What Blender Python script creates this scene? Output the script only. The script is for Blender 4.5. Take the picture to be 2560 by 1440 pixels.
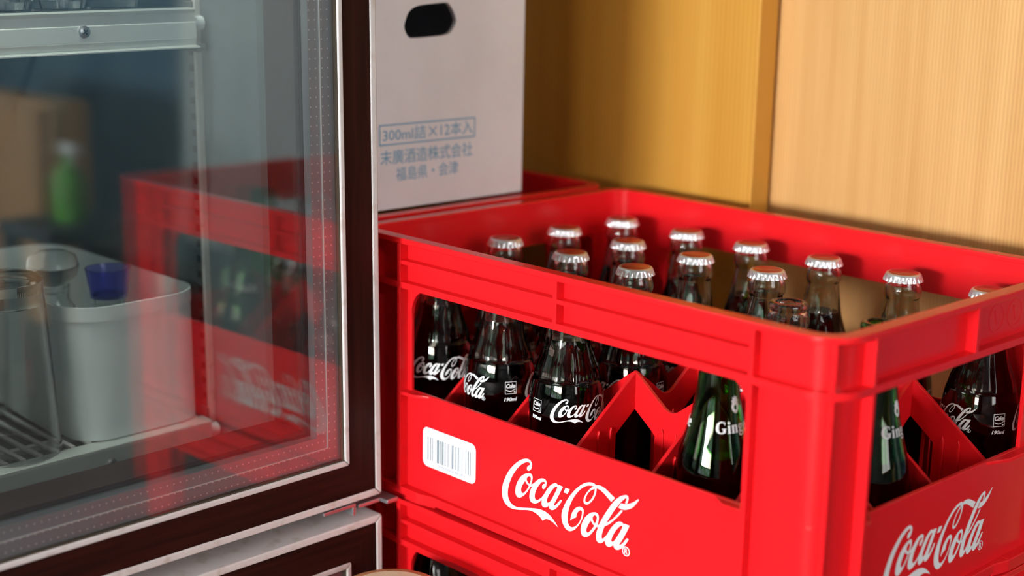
import bpy, bmesh, math, random
from mathutils import Vector, Matrix

scene = bpy.context.scene
for o in list(bpy.data.objects):
    bpy.data.objects.remove(o)
COL = scene.collection

# ------------------------------------------------------------------ camera
cam_d = bpy.data.cameras.new('camera')
cam = bpy.data.objects.new('camera', cam_d)
COL.objects.link(cam)
scene.camera = cam
cam_d.sensor_width = 23.96
cam_d.lens = 35.0
cam_d.clip_start = 0.02
cam.matrix_world = Matrix(((0.690375, -0.175805, 0.701765, 0.934599),
                           (0.723228, 0.143600, -0.675515, -0.716525),
                           (0.017985, 0.973895, 0.226285, 0.223110),
                           (0, 0, 0, 1)))
cam_d.dof.use_dof = True
cam_d.dof.focus_distance = 1.085
cam_d.dof.aperture_fstop = 2.2

# ------------------------------------------------------------------ world, exposure
world = bpy.data.worlds.new('world')
scene.world = world
world.use_nodes = True
bg = world.node_tree.nodes['Background']
bg.inputs[0].default_value = (1.0, 0.90, 0.82, 1)
bg.inputs[1].default_value = 0.14
vs = scene.view_settings
vs.view_transform = 'Standard'
vs.look = 'None'
vs.exposure = 0.0
vs.gamma = 1.0
vs.use_curve_mapping = False
cy = scene.cycles
cy.max_bounces = 12
cy.transmission_bounces = 11
cy.glossy_bounces = 5
cy.diffuse_bounces = 3
cy.transparent_max_bounces = 24
cy.sample_clamp_indirect = 6.0
cy.adaptive_threshold = 0.04
WINDOW_CORE = 172.0      # brightness of the sky seen in the window
WINDOW_PALE = 30.0       # brightness of the pane beside the sky, raised to fill the wall shadow
WINDOW_REST = 4.0        # brightness of the garden around it
SIDE_FILL = 6.2        # unseen window added in the right-hand wall as fill light
FRIDGE_FILL = 85.0       # unseen tube added to brighten the inside of the fridge

# ------------------------------------------------------------------ helpers
def link(o, parent=None):
    COL.objects.link(o)
    if parent is not None:
        o.parent = parent
    return o

def tag(o, label=None, cat=None, group=None, kind=None):
    if label: o['label'] = label
    if cat: o['category'] = cat
    if group: o['group'] = group
    if kind: o['kind'] = kind
    return o

def empty(name, loc=(0, 0, 0)):
    o = bpy.data.objects.new(name, None)
    o.location = loc
    o.empty_display_size = 0.03
    return link(o)

def copy_tree(o, parent=None):
    c = o.copy()
    link(c)
    c.parent = parent
    for ch in o.children:
        copy_tree(ch, c)
    return c

def mesh_obj(name, bm, mat, parent=None, smooth=None, bevel=0.0, seg=2):
    me = bpy.data.meshes.new(name)
    bmesh.ops.recalc_face_normals(bm, faces=bm.faces[:])
    bm.to_mesh(me)
    bm.free()
    return data_obj(name, me, mat, parent, smooth, bevel, seg)

def data_obj(name, me, mat, parent=None, smooth=None, bevel=0.0, seg=2):
    o = bpy.data.objects.new(name, me)
    if mat is not None and not me.materials:
        for mm in (mat if isinstance(mat, (list, tuple)) else [mat]):
            me.materials.append(mm)
    if smooth is not None:
        me.polygons.foreach_set('use_smooth', [True] * len(me.polygons))
        if smooth < 179:
            me.set_sharp_from_angle(angle=math.radians(smooth))
    if bevel:
        md = o.modifiers.new('bevel', 'BEVEL')
        md.width = bevel; md.segments = seg; md.limit_method = 'ANGLE'
        md.angle_limit = math.radians(38)
        md.harden_normals = True
        if smooth is None:
            me.polygons.foreach_set('use_smooth', [True] * len(me.polygons))
    return link(o, parent)

def hexa(bm, c8, mi=0):
    v = [bm.verts.new(c) for c in c8]
    for f in ((0, 3, 2, 1), (4, 5, 6, 7), (0, 1, 5, 4), (1, 2, 6, 5), (2, 3, 7, 6), (3, 0, 4, 7)):
        fc = bm.faces.new([v[i] for i in f]); fc.material_index = mi

def box(bm, x0, x1, y0, y1, z0, z1, mi=0):
    hexa(bm, [(x0, y0, z0), (x1, y0, z0), (x1, y1, z0), (x0, y1, z0), (x0, y0, z1), (x1, y0, z1), (x1, y1, z1), (x0, y1, z1)], mi)

def box_obj(name, b, mat, parent=None, bevel=0.0):
    bm = bmesh.new(); box(bm, *b)
    return mesh_obj(name, bm, mat, parent, bevel=bevel)

def prism(bm, pts, fn, a, b, mi=0):
    """extrude the polygon pts (2-D) between depth a and b; fn(p, q, depth) gives 3-D"""
    lo = [bm.verts.new(fn(p[0], p[1], a)) for p in pts]
    hi = [bm.verts.new(fn(p[0], p[1], b)) for p in pts]
    n = len(pts)
    f1 = bm.faces.new(lo); f2 = bm.faces.new(hi[::-1])
    f1.material_index = f2.material_index = mi
    for i in range(n):
        f = bm.faces.new((lo[i], hi[i], hi[(i + 1) % n], lo[(i + 1) % n])); f.material_index = mi

def loft_closed(bm, loops, close=True, mi=0):
    """loops: rings of equal length, joined one to the next (last to the first when close)"""
    vs_ = [[bm.verts.new(p) for p in l] for l in loops]
    n = len(loops[0]); m_ = len(loops)
    for a in range(m_ if close else m_ - 1):
        A, B = vs_[a], vs_[(a + 1) % m_]
        for i in range(n):
            f = bm.faces.new((A[i], A[(i + 1) % n], B[(i + 1) % n], B[i])); f.material_index = mi

def lathe(bm, prof, n=40, rfun=None, caps=True, mi=0):
    """prof: (r, z) from one end to the other; r == 0 makes a pole"""
    rings = []
    for r_, z in prof:
        if r_ <= 1e-7:
            rings.append([bm.verts.new((0, 0, z))])
        else:
            rings.append([bm.verts.new(((rfun(r_, z, 2 * math.pi * i / n) if rfun else r_) * math.cos(2 * math.pi * i / n),
                                        (rfun(r_, z, 2 * math.pi * i / n) if rfun else r_) * math.sin(2 * math.pi * i / n), z)) for i in range(n)])
    for A, B in zip(rings, rings[1:]):
        for i in range(n):
            j = (i + 1) % n
            if len(A) == 1 and len(B) == 1: continue
            if len(A) == 1: f = bm.faces.new((A[0], B[j], B[i]))
            elif len(B) == 1: f = bm.faces.new((A[i], A[j], B[0]))
            else: f = bm.faces.new((A[i], A[j], B[j], B[i]))
            f.material_index = mi
    if caps:
        for R_ in (rings[0], rings[-1]):
            if len(R_) > 1:
                f = bm.faces.new(R_); f.material_index = mi

def smooth_loop(s, k=1e-5, sub=3):
    P = []
    for t in s.split():
        c = t.endswith('*'); a, b = t.rstrip('*').split(',')
        P.append((float(a) * k, float(b) * k, c))
    out = []; n = len(P)
    for i in range(n):
        p0, p1, p2, p3 = P[i - 1], P[i], P[(i + 1) % n], P[(i + 2) % n]
        if p1[2]: p0 = p1
        if p2[2]: p3 = p2
        for j in range(sub):
            t = j / sub
            q = []
            for d in (0, 1):
                a, b, c, e = p0[d], p1[d], p2[d], p3[d]
                q.append(0.5 * (2 * b + (c - a) * t + (2 * a - 5 * b + 4 * c - e) * t * t + (3 * b - a - 3 * c + e) * t ** 3))
            out.append(tuple(q))
    return out

def fill2d(loops):
    """filled 2-D outline with holes -> (verts, faces)"""
    cu = bpy.data.curves.new('tmp', 'CURVE')
    cu.dimensions = '2D'; cu.fill_mode = 'BOTH'
    for l in loops:
        sp = cu.splines.new('POLY'); sp.points.add(len(l) - 1); sp.use_cyclic_u = True
        for p_, q in zip(sp.points, l):
            p_.co = (q[0], q[1], 0, 1)
    return curve_faces(cu)

def curve_faces(cu):
    o = bpy.data.objects.new('tmp', cu)
    COL.objects.link(o)
    dg = bpy.context.evaluated_depsgraph_get()
    ev = o.evaluated_get(dg)
    me = ev.to_mesh()
    v = [(q.co.x, q.co.y) for q in me.vertices]
    f = [tuple(p_.vertices) for p_ in me.polygons]
    ev.to_mesh_clear()
    bpy.data.objects.remove(o)
    bpy.data.curves.remove(cu)
    return v, f

def text2d(s, size, shear=0.0, bold=0.0, spacing=1.0):
    cu = bpy.data.curves.new('tmp', 'FONT')
    cu.body = s; cu.size = size; cu.shear = shear; cu.offset = bold * size
    cu.align_x = 'CENTER'; cu.align_y = 'CENTER'; cu.resolution_u = 3
    cu.space_character = spacing
    return curve_faces(cu)

def fit2d(vf, x0, x1, z0, z1):
    v, f = vf
    a0, a1 = min(p_[0] for p_ in v), max(p_[0] for p_ in v)
    b0, b1 = min(p_[1] for p_ in v), max(p_[1] for p_ in v)
    return [(x0 + (p_[0] - a0) / (a1 - a0) * (x1 - x0), z0 + (p_[1] - b0) / (b1 - b0) * (z1 - z0)) for p_ in v], f

def merge2d(parts):
    V = []; F = []
    for v, f in parts:
        n = len(V); V += v; F += [tuple(i + n for i in q) for q in f]
    return V, F

def flat_bm(vf, fn, mi=0, bm=None):
    bm = bm or bmesh.new()
    vs_ = [bm.verts.new(fn(p_[0], p_[1])) for p_ in vf[0]]
    for f in vf[1]:
        try:
            bm.faces.new([vs_[i] for i in f]).material_index = mi
        except ValueError:
            pass
    return bm

def print_data(name, vf, fn, mat):
    """flat print as mesh data; fn maps 2-D to 3-D"""
    bm = flat_bm(vf, fn)
    me = bpy.data.meshes.new(name); bm.to_mesh(me); bm.free(); me.materials.append(mat)
    return me

def sliced(vf, step):
    bm = flat_bm(vf, lambda a, b: (a, b, 0))
    xs = [p_[0] for p_ in vf[0]]
    x = math.ceil(min(xs) / step) * step
    while x < max(xs):
        bmesh.ops.bisect_plane(bm, geom=bm.verts[:] + bm.edges[:] + bm.faces[:], plane_co=(x, 0, 0), plane_no=(1, 0, 0))
        x += step
    bm.verts.index_update()
    v = [(q.co.x, q.co.y) for q in bm.verts]
    f = [tuple(q.index for q in fc.verts) for fc in bm.faces]
    bm.free()
    return v, f

def rect2d(x0, x1, z0, z1): return [(x0, z0), (x1, z0), (x1, z1), (x0, z1)]

def round_rect(x0, x1, z0, z1, r_, n=6):
    out = []
    for cx, cz, a0 in ((x1 - r_, z0 + r_, -90), (x1 - r_, z1 - r_, 0), (x0 + r_, z1 - r_, 90), (x0 + r_, z0 + r_, 180)):
        for i in range(n + 1):
            a = math.radians(a0 + 90 * i / n)
            out.append((cx + r_ * math.cos(a), cz + r_ * math.sin(a)))
    return out

def ellipse(cx, cz, a, b, n=20, rot=0):
    c, s = math.cos(rot), math.sin(rot)
    return [(cx + a * math.cos(t) * c - b * math.sin(t) * s, cz + a * math.cos(t) * s + b * math.sin(t) * c) for t in [2 * math.pi * i / n for i in range(n)]]

# ------------------------------------------------------------------ materials
def new_mat(name):
    m_ = bpy.data.materials.new(name); m_.use_nodes = True
    nt = m_.node_tree
    return m_, nt, nt.nodes['Principled BSDF']

def plain(name, col, rough=0.5, metal=0.0, spec=0.5, trans=0.0, ior=1.45, coat=0.0, bump=None, var=None):
    m_, nt, p_ = new_mat(name)
    p_.inputs['Base Color'].default_value = (*col, 1)
    p_.inputs['Roughness'].default_value = rough
    p_.inputs['Metallic'].default_value = metal
    p_.inputs['Specular IOR Level'].default_value = spec
    p_.inputs['Transmission Weight'].default_value = trans
    p_.inputs['IOR'].default_value = ior
    p_.inputs['Coat Weight'].default_value = coat
    if bump or var:
        tc = nt.nodes.new('ShaderNodeTexCoord')
        nz = nt.nodes.new('ShaderNodeTexNoise')
        nz.inputs['Scale'].default_value = (bump or var)[0]
        nz.inputs['Detail'].default_value = 4
        nt.links.new(tc.outputs['Object'], nz.inputs['Vector'])
        if bump:
            bp = nt.nodes.new('ShaderNodeBump')
            bp.inputs['Strength'].default_value = bump[1]; bp.inputs['Distance'].default_value = bump[2]
            nt.links.new(nz.outputs['Fac'], bp.inputs['Height']); nt.links.new(bp.outputs['Normal'], p_.inputs['Normal'])
        if var:
            mx = nt.nodes.new('ShaderNodeMix'); mx.data_type = 'RGBA'
            mx.inputs[6].default_value = (*col, 1); mx.inputs[7].default_value = (*var[1], 1)
            rp = nt.nodes.new('ShaderNodeMapRange')
            rp.inputs[1].default_value = var[2]; rp.inputs[2].default_value = var[3]
            nt.links.new(nz.outputs['Fac'], rp.inputs[0]); nt.links.new(rp.outputs[0], mx.inputs[0])
            nt.links.new(mx.outputs[2], p_.inputs['Base Color'])
    return m_

def wood(name, c1, c2, scale, rough=0.45, bump=0.15, spec=0.4, dist=0.0006, coat=0.0, lines=None):
    """grain: noise stretched by the scale vector (small = along the grain)"""
    m_, nt, p_ = new_mat(name)
    tc = nt.nodes.new('ShaderNodeTexCoord'); mp = nt.nodes.new('ShaderNodeMapping')
    mp.inputs['Scale'].default_value = scale
    nt.links.new(tc.outputs['Object'], mp.inputs['Vector'])
    nz = nt.nodes.new('ShaderNodeTexNoise'); nz.inputs['Scale'].default_value = 1.0; nz.inputs['Detail'].default_value = 5
    nz.inputs['Roughness'].default_value = 0.62
    nt.links.new(mp.outputs[0], nz.inputs['Vector'])
    src = nz.outputs['Fac']
    if lines:   # fine straight ridges across x
        sx = nt.nodes.new('ShaderNodeSeparateXYZ'); nt.links.new(tc.outputs['Object'], sx.inputs[0])
        ad = nt.nodes.new('ShaderNodeMath'); ad.operation = 'MULTIPLY_ADD'
        ad.inputs[1].default_value = 0.0035; nt.links.new(nz.outputs['Fac'], ad.inputs[0]); nt.links.new(sx.outputs[0], ad.inputs[2])
        mu = nt.nodes.new('ShaderNodeMath'); mu.operation = 'MULTIPLY'; mu.inputs[1].default_value = 2 * math.pi / lines
        nt.links.new(ad.outputs[0], mu.inputs[0])
        sn = nt.nodes.new('ShaderNodeMath'); sn.operation = 'SINE'; nt.links.new(mu.outputs[0], sn.inputs[0])
        mr = nt.nodes.new('ShaderNodeMath'); mr.operation = 'MULTIPLY_ADD'; mr.inputs[1].default_value = 0.16
        nt.links.new(sn.outputs[0], mr.inputs[0]); nt.links.new(nz.outputs['Fac'], mr.inputs[2])
        src = mr.outputs[0]
    rp = nt.nodes.new('ShaderNodeMapRange'); rp.inputs[1].default_value = 0.25; rp.inputs[2].default_value = 0.8
    nt.links.new(src, rp.inputs[0])
    mx = nt.nodes.new('ShaderNodeMix'); mx.data_type = 'RGBA'
    mx.inputs[6].default_value = (*c1, 1); mx.inputs[7].default_value = (*c2, 1)
    nt.links.new(rp.outputs[0], mx.inputs[0]); nt.links.new(mx.outputs[2], p_.inputs['Base Color'])
    bp = nt.nodes.new('ShaderNodeBump'); bp.inputs['Strength'].default_value = bump; bp.inputs['Distance'].default_value = dist
    nt.links.new(src, bp.inputs['Height']); nt.links.new(bp.outputs['Normal'], p_.inputs['Normal'])
    p_.inputs['Roughness'].default_value = rough; p_.inputs['Specular IOR Level'].default_value = spec
    p_.inputs['Coat Weight'].default_value = coat
    return m_

def pane_mat(name, r0, tint=(1, 1, 1)):
    """a thin sheet: straight-through glass with a mirror part that grows towards grazing"""
    m_ = bpy.data.materials.new(name); m_.use_nodes = True
    nt = m_.node_tree; nt.nodes.clear()
    out = nt.nodes.new('ShaderNodeOutputMaterial'); mx = nt.nodes.new('ShaderNodeMixShader')
    tr = nt.nodes.new('ShaderNodeBsdfTransparent'); gl = nt.nodes.new('ShaderNodeBsdfGlossy')
    tr.inputs[0].default_value = (*tint, 1); gl.inputs['Roughness'].default_value = 0.0
    lw = nt.nodes.new('ShaderNodeLayerWeight'); lw.inputs[0].default_value = 0.5
    pw = nt.nodes.new('ShaderNodeMath'); pw.operation = 'POWER'; pw.inputs[1].default_value = 5
    ma = nt.nodes.new('ShaderNodeMath'); ma.operation = 'MULTIPLY_ADD'; ma.inputs[1].default_value = 1 - r0; ma.inputs[2].default_value = r0
    nt.links.new(lw.outputs['Facing'], pw.inputs[0]); nt.links.new(pw.outputs[0], ma.inputs[0])
    nt.links.new(ma.outputs[0], mx.inputs[0]); nt.links.new(tr.outputs[0], mx.inputs[1]); nt.links.new(gl.outputs[0], mx.inputs[2])
    nt.links.new(mx.outputs[0], out.inputs[0])
    return m_

def emit(name, col, strength, col2=None, scale=4.0):
    m_ = bpy.data.materials.new(name); m_.use_nodes = True
    nt = m_.node_tree; nt.nodes.clear()
    out = nt.nodes.new('ShaderNodeOutputMaterial'); em = nt.nodes.new('ShaderNodeEmission')
    em.inputs[0].default_value = (*col, 1); em.inputs[1].default_value = strength
    if col2:
        tc = nt.nodes.new('ShaderNodeTexCoord'); nz = nt.nodes.new('ShaderNodeTexNoise')
        nz.inputs['Scale'].default_value = scale; nz.inputs['Detail'].default_value = 3
        rp = nt.nodes.new('ShaderNodeMapRange'); rp.inputs[1].default_value = 0.42; rp.inputs[2].default_value = 0.58
        mx = nt.nodes.new('ShaderNodeMix'); mx.data_type = 'RGBA'
        mx.inputs[6].default_value = (*col, 1); mx.inputs[7].default_value = (*col2, 1)
        nt.links.new(tc.outputs['Object'], nz.inputs['Vector']); nt.links.new(nz.outputs['Fac'], rp.inputs[0])
        nt.links.new(rp.outputs[0], mx.inputs[0]); nt.links.new(mx.outputs[2], em.inputs[0])
    nt.links.new(em.outputs[0], out.inputs[0])
    return m_

RED = plain('red_plastic', (0.78, 0.0105, 0.0155), 0.25, spec=0.42, bump=(160, 0.04, 0.0004))
WHITE_INK = plain('white_ink', (0.86, 0.88, 0.90), 0.4)
LABEL_WHITE = plain('label_paper', (0.88, 0.90, 0.92), 0.45)
BAR_INK = plain('barcode_ink', (0.05, 0.10, 0.16), 0.6)
GREY_INK = plain('grey_ink', (0.26, 0.31, 0.42), 0.6)
GLASS = plain('bottle_glass', (0.90, 0.96, 0.92), 0.0, trans=1.0, ior=1.5)
CLEAR = plain('clear_glass', (0.97, 0.98, 0.98), 0.0, trans=1.0, ior=1.5)
GREEN = plain('green_glass', (0.09, 0.52, 0.09), 0.0, trans=1.0, ior=1.5)
COLA = plain('cola', (0.055, 0.007, 0.003), 0.0, trans=1.0, ior=1.33)
GINGER = plain('ginger_ale', (0.35, 0.20, 0.05), 0.0, trans=1.0, ior=1.33)
STEEL = plain('cap_steel', (0.84, 0.84, 0.88), 0.34, metal=0.8)
CAP_RED = plain('cap_print', (0.42, 0.045, 0.022), 0.28, metal=0.35, bump=(900, 0.25, 0.0003))
CREAM = plain('cream_trim', (0.60, 0.575, 0.57), 0.4, var=(70, (0.45, 0.40, 0.36), 0.55, 0.75))
DARKWOOD = wood('dark_wood_film', (0.008, 0.003, 0.0025), (0.040, 0.009, 0.006), (160, 160, 7), rough=0.45, bump=0.05, spec=0.09)
DARKWOOD_H = wood('dark_wood_film_rail', (0.008, 0.003, 0.0025), (0.040, 0.009, 0.006), (160, 7, 160), rough=0.45, bump=0.05, spec=0.09)
CEDAR = wood('cedar_board', (0.54, 0.275, 0.085), (0.69, 0.40, 0.155), (55, 55, 1.6), rough=0.42, bump=0.35, spec=0.4, dist=0.0007, lines=0.0032)
CEDAR2 = wood('cedar_door', (0.49, 0.215, 0.027), (0.61, 0.315, 0.058), (40, 40, 1.4), rough=0.45, bump=0.15, spec=0.2, dist=0.0005, lines=0.0050)
CARD = plain('cardboard', (0.84, 0.86, 0.92), 0.7, var=(14, (0.77, 0.785, 0.835), 0.4, 0.75))
CARD_IN = plain('cardboard_inside', (0.20, 0.15, 0.10), 0.9)
BLUE_INK = plain('pale_blue_ink', (0.15, 0.40, 0.62), 0.7)
ALU = plain('aluminium', (0.80, 0.82, 0.80), 0.40, metal=0.55)
LINER = plain('grey_liner', (0.12, 0.145, 0.16), 0.35, spec=0.5)
LINER2 = plain('grey_liner_dark', (0.09, 0.11, 0.115), 0.35)
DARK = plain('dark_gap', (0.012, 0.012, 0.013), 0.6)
GASKET = plain('gasket', (0.03, 0.012, 0.012), 0.5)
GRIME = plain('grime', (0.06, 0.045, 0.03), 0.9)
ZINC = plain('zinc', (0.55, 0.55, 0.58), 0.3, metal=0.9)
TUB = plain('white_plastic', (0.78, 0.83, 0.86), 0.4)
BLUECAP = plain('blue_plastic', (0.36, 0.38, 0.92), 0.12, trans=0.95, ior=1.45)
STOOLWOOD = wood('turned_wood', (0.34, 0.15, 0.06), (0.58, 0.31, 0.14), (20, 90, 160), rough=0.42, bump=0.1)
ENDGRAIN = wood('pale_end_grain', (0.62, 0.50, 0.32), (0.78, 0.68, 0.48), (60, 60, 60), rough=0.5, bump=0.05)
FLOOR = plain('floor_concrete', (0.07, 0.06, 0.055), 0.7, var=(9, (0.045, 0.04, 0.035), 0.4, 0.7))
PLASTER = plain('dim_plaster', (0.10, 0.10, 0.11), 0.8)
GREYBOARD = plain('grey_board', (0.40, 0.47, 0.50), 0.7)
TAN = wood('tan_veneer', (0.36, 0.20, 0.09), (0.46, 0.27, 0.13), (30, 30, 2), rough=0.5)
NAVY = plain('navy_cloth', (0.05, 0.115, 0.18), 0.9)
SHELF_GLASS = pane_mat('shelf_glass', 0.04, (0.96, 0.98, 0.97))
PANE = pane_mat('fridge_glass', 0.115, (0.97, 0.985, 0.98))
LOGO = [
 ["-3940,1255 -3720,1405 -3590,1715 -3620,1935 -3770,2095 -4000,2145 -4320,2085 -4750,1885 -5210,1545 -5670,1105 -6070,605 -6380,55 -6610,-485 -6720,-1045 -6660,-1465 -6490,-1805 -6180,-2045 -5790,-2145 -5340,-2125 -4810,-2015 -4290,-1865 -3770,-1745 -3300,-1735 -2930,-1815 -2640,-1945 -2370,-2155* -2230,-2015 -2040,-1915 -1760,-1865 -1420,-1915 -1100,-2035 -820,-2165* -1020,-1945 -1310,-1715 -1630,-1515 -2000,-1385 -2400,-1335 -2860,-1365 -3370,-1465 -3890,-1595 -4470,-1745 -4940,-1855 -5350,-1865 -5680,-1765 -5920,-1555 -6060,-1245 -6060,-805 -5950,-345 -5730,195 -5420,715 -5050,1185 -4680,1545 -4340,1775 -4050,1885 -3880,1895 -3800,1825 -3800,1735* -3980,1645 -4100,1485 -4110,1355 -4060,1265"],
 ["-3880,1095 -3620,1085 -3510,925 -3520,685 -3600,405 -3710,125 -3930,-245 -4210,-605 -4490,-875 -4840,-1075 -5110,-1055 -5250,-855 -5270,-585 -5190,-165 -4990,235 -4710,615 -4340,905", "-4270,385* -4520,25 -4660,-275 -4660,-495 -4560,-615 -4410,-575 -4190,-355 -3990,-85 -3870,115* -4060,195 -4180,285", "-3900,855 -4060,705 -4110,565 -4050,435 -3920,325 -3820,275* -3720,505 -3680,725 -3760,855"],
 ["-3880,135* -3570,325* -3320,515 -3040,785 -2760,985 -2480,1085 -2250,1085 -2100,985 -2070,805 -2120,575 -2230,395 -2370,295 -2480,325 -2520,455 -2460,605 -2320,715 -2210,755* -2250,855 -2380,855 -2580,765 -2800,505 -3020,195 -3180,-155 -3250,-475 -3190,-675 -3020,-715 -2790,-595 -2460,-305* -2260,-355* -2510,-555* -2810,-835 -3100,-1005 -3380,-1075 -3620,-1035 -3770,-835 -3790,-545 -3730,-225 -3540,165* -3820,35*"],
 ["-1180,1095 -1010,1075 -890,995* -810,1055* -430,1025* -710,485 -970,5 -1180,-375 -1270,-565 -1200,-615 -1040,-475 -820,-225 -650,-5* -490,-5* -650,-305 -920,-635 -1190,-905 -1470,-1045 -1670,-1025 -1770,-925 -1790,-795* -1960,-945 -2150,-1045 -2380,-1055 -2510,-945 -2530,-735 -2490,-355 -2300,-75 -2000,395 -1680,785 -1400,995", "-1090,845 -990,815 -1080,575 -1320,125 -1580,-325 -1770,-535 -1910,-605 -2000,-555 -1980,-355 -1820,-15 -1550,395 -1280,725"],
 ["-170,1025* 250,1025* 40,635* -360,635*"],
 ["2740,2045* 2540,2135 2120,2085 1720,1925 1300,1645 830,1215 360,665 -30,95 -310,-455 -480,-925 -490,-1315 -380,-1675 -150,-1965 130,-2095 430,-2065 760,-1875 1070,-1565 1360,-1165 1560,-735 1660,-285 1630,-65 1470,35 1230,25 940,-135 670,-415 500,-735 420,-1035 390,-1285* 590,-1085 950,-865* 980,-655 1110,-405 1320,-215 1460,-225 1500,-375 1450,-685 1300,-1065 1070,-1385 830,-1605 560,-1735 340,-1715 170,-1535 100,-1215 140,-785 260,-285 490,245 790,745 1160,1205 1570,1575 1990,1815 2360,1905 2550,1925* 2740,1905*"],
 ["2760,2005* 2500,1875 2210,1635 1910,1275 1680,885 1610,575 1700,395 1940,385 2230,585 2510,915 2710,1305 2800,1615 2820,1865*", "2640,1765* 2620,1485 2500,1165 2270,825 2020,595 1840,555 1770,655 1820,875 1990,1215 2270,1525"],
 ["2500,1905* 2760,2035 3020,2115 3340,2115 3710,2015 4080,1835 4540,1625* 4210,1265* 3890,1455 3510,1675 3160,1815 2870,1855* 2620,1775*"],
 ["2710,35 2950,35 3090,-125 3100,-415 3040,-725 2890,-1015 2690,-1325 2430,-1655 2180,-1905 1890,-2065 1620,-2055 1460,-1855 1430,-1545 1520,-1145 1750,-695 2060,-335 2370,-95", "2370,-675* 2140,-1035 1990,-1375 1970,-1565 2060,-1665 2220,-1595 2470,-1305 2720,-965* 2530,-855", "2690,-185 2570,-305 2520,-465 2580,-635 2760,-795* 2870,-565 2930,-305 2850,-185"],
 ["2850,-825* 3170,-775* 3130,-975* 2780,-995*"],
 ["5530,2125 5710,2105 5780,1965 5760,1805 5660,1535* 5480,1515* 5600,1815 5590,1925 5470,1875 5220,1625 4930,1275 4540,755 4200,205 3960,-195 3810,-435* 4170,-155 4470,125 4860,565 5130,915* 5310,935* 5020,535 4570,35 4130,-395 3670,-715* 3530,-1065 3440,-1425 3440,-1625 3530,-1675 3700,-1525 3980,-1175* 4010,-1325* 3790,-1685* 3510,-1965 3280,-2085 3040,-2045 2920,-1835 2910,-1505 3050,-1045 3170,-685 3440,-185 3730,305 4070,815 4410,1285 4810,1705 5160,1965"],
 ["5130,1415* 5390,1435 5690,1515 6030,1685 6330,1885 6660,2165* 6720,2115* 6480,1775 6200,1445 5850,1205 5500,1055 5200,1015 4880,1035*"],
 ["5040,55 5270,65 5430,-35* 5500,35* 5960,25* 5730,-465 5450,-1005 5190,-1455 5090,-1605 5170,-1625 5370,-1455 5560,-1215 5750,-945* 5930,-965* 5720,-1325 5480,-1645 5180,-1925 4930,-2055 4720,-2055 4590,-1925 4570,-1795* 4400,-1945 4170,-2075 3940,-2075 3800,-1935 3770,-1695 3950,-1225 4200,-775 4490,-385 4790,-85", "5230,-185 5330,-195 5240,-455 5030,-845 4790,-1245 4570,-1545 4440,-1625 4350,-1575 4380,-1375 4520,-1045 4760,-645 5010,-345"],
]

# ------------------------------------------------------------------ room shell
FLOOR_Z = -0.4235
tag(box_obj('floor', (-1.6, 2.8, -3.3, 1.0, FLOOR_Z - 0.05, FLOOR_Z), FLOOR), kind='structure')
tag(box_obj('wall_back', (0.10, 0.52, 0.3885, 0.43, FLOOR_Z, 2.2), CEDAR), kind='structure')
tag(box_obj('wall_recess', (0.52, 2.75, 0.95, 1.0, FLOOR_Z, 2.2), NAVY), kind='structure')
tag(box_obj('door_1', (-0.95, 0.1255, 0.3575, 0.3845, FLOOR_Z, 2.2), CEDAR2, bevel=0.0018), kind='structure')
tag(box_obj('wall_left', (-1.5, -1.45, -3.3, 0.43, FLOOR_Z, 2.2), PLASTER), kind='structure')
SY0, SY1, SZ0, SZ1 = -0.80, 0.28, 0.0, 1.35
bm = bmesh.new()
box(bm, 2.7, 2.75, -3.3, SY0, FLOOR_Z, 2.2); box(bm, 2.7, 2.75, SY1, 0.95, FLOOR_Z, 2.2)
box(bm, 2.7, 2.75, SY0, SY1, FLOOR_Z, SZ0); box(bm, 2.7, 2.75, SY0, SY1, SZ1, 2.2)
tag(mesh_obj('wall_right', bm, PLASTER), kind='structure')
bm = bmesh.new()
for a in (SY0, (SY0 + SY1) / 2 - 0.02, SY1 - 0.04):
    box(bm, 2.68, 2.74, a, a + 0.04, SZ0, SZ1)
for a in (SZ0, SZ1 - 0.04):
    box(bm, 2.68, 2.74, SY0, SY1, a, a + 0.04)
fill_win = tag(mesh_obj('fill_window', bm, STOOLWOOD), kind='structure')  # added fill window, out of view, brightens faces turned to the right
SIDE_GLOW = emit('side_fill_glow', (1.0, 0.97, 0.95), SIDE_FILL)
for a, b in ((SY0 + 0.04, (SY0 + SY1) / 2 - 0.02), ((SY0 + SY1) / 2 + 0.02, SY1 - 0.04)):
    box_obj('pane', (2.705, 2.715, a, b, SZ0 + 0.04, SZ1 - 0.04), SIDE_GLOW, fill_win)
# window wall: four pieces round the opening
WX0, WX1, WZ0, WZ1, WY = -0.15, 1.95, -0.18, 1.25, -3.2
bm = bmesh.new()
box(bm, -1.5, WX0, WY - 0.06, WY, FLOOR_Z, 2.2); box(bm, WX1, 2.75, WY - 0.06, WY, FLOOR_Z, 2.2)
box(bm, WX0, WX1, WY - 0.06, WY, FLOOR_Z, WZ0); box(bm, WX0, WX1, WY - 0.06, WY, WZ1, 2.2)
tag(mesh_obj('wall_front', bm, PLASTER), kind='structure')
bm = bmesh.new()
CZ0, CZ1 = 0.13, 0.52
for a in (WX0, 0.31, 0.95, WX1 - 0.04):
    box(bm, a, a + 0.04, WY - 0.05, WY + 0.02, WZ0, WZ1)
for z in (WZ0, CZ0 - 0.03, CZ1, WZ1 - 0.04):
    box(bm, WX0, WX1, WY - 0.05, WY + 0.02, z, z + 0.03)
win = tag(mesh_obj('window_1', bm, STOOLWOOD), kind='structure')
SKY = emit('window_sky', (0.95, 0.98, 1.0), WINDOW_CORE)
PALE = emit('window_pale', (1.0, 0.90, 0.78), WINDOW_PALE)
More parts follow.
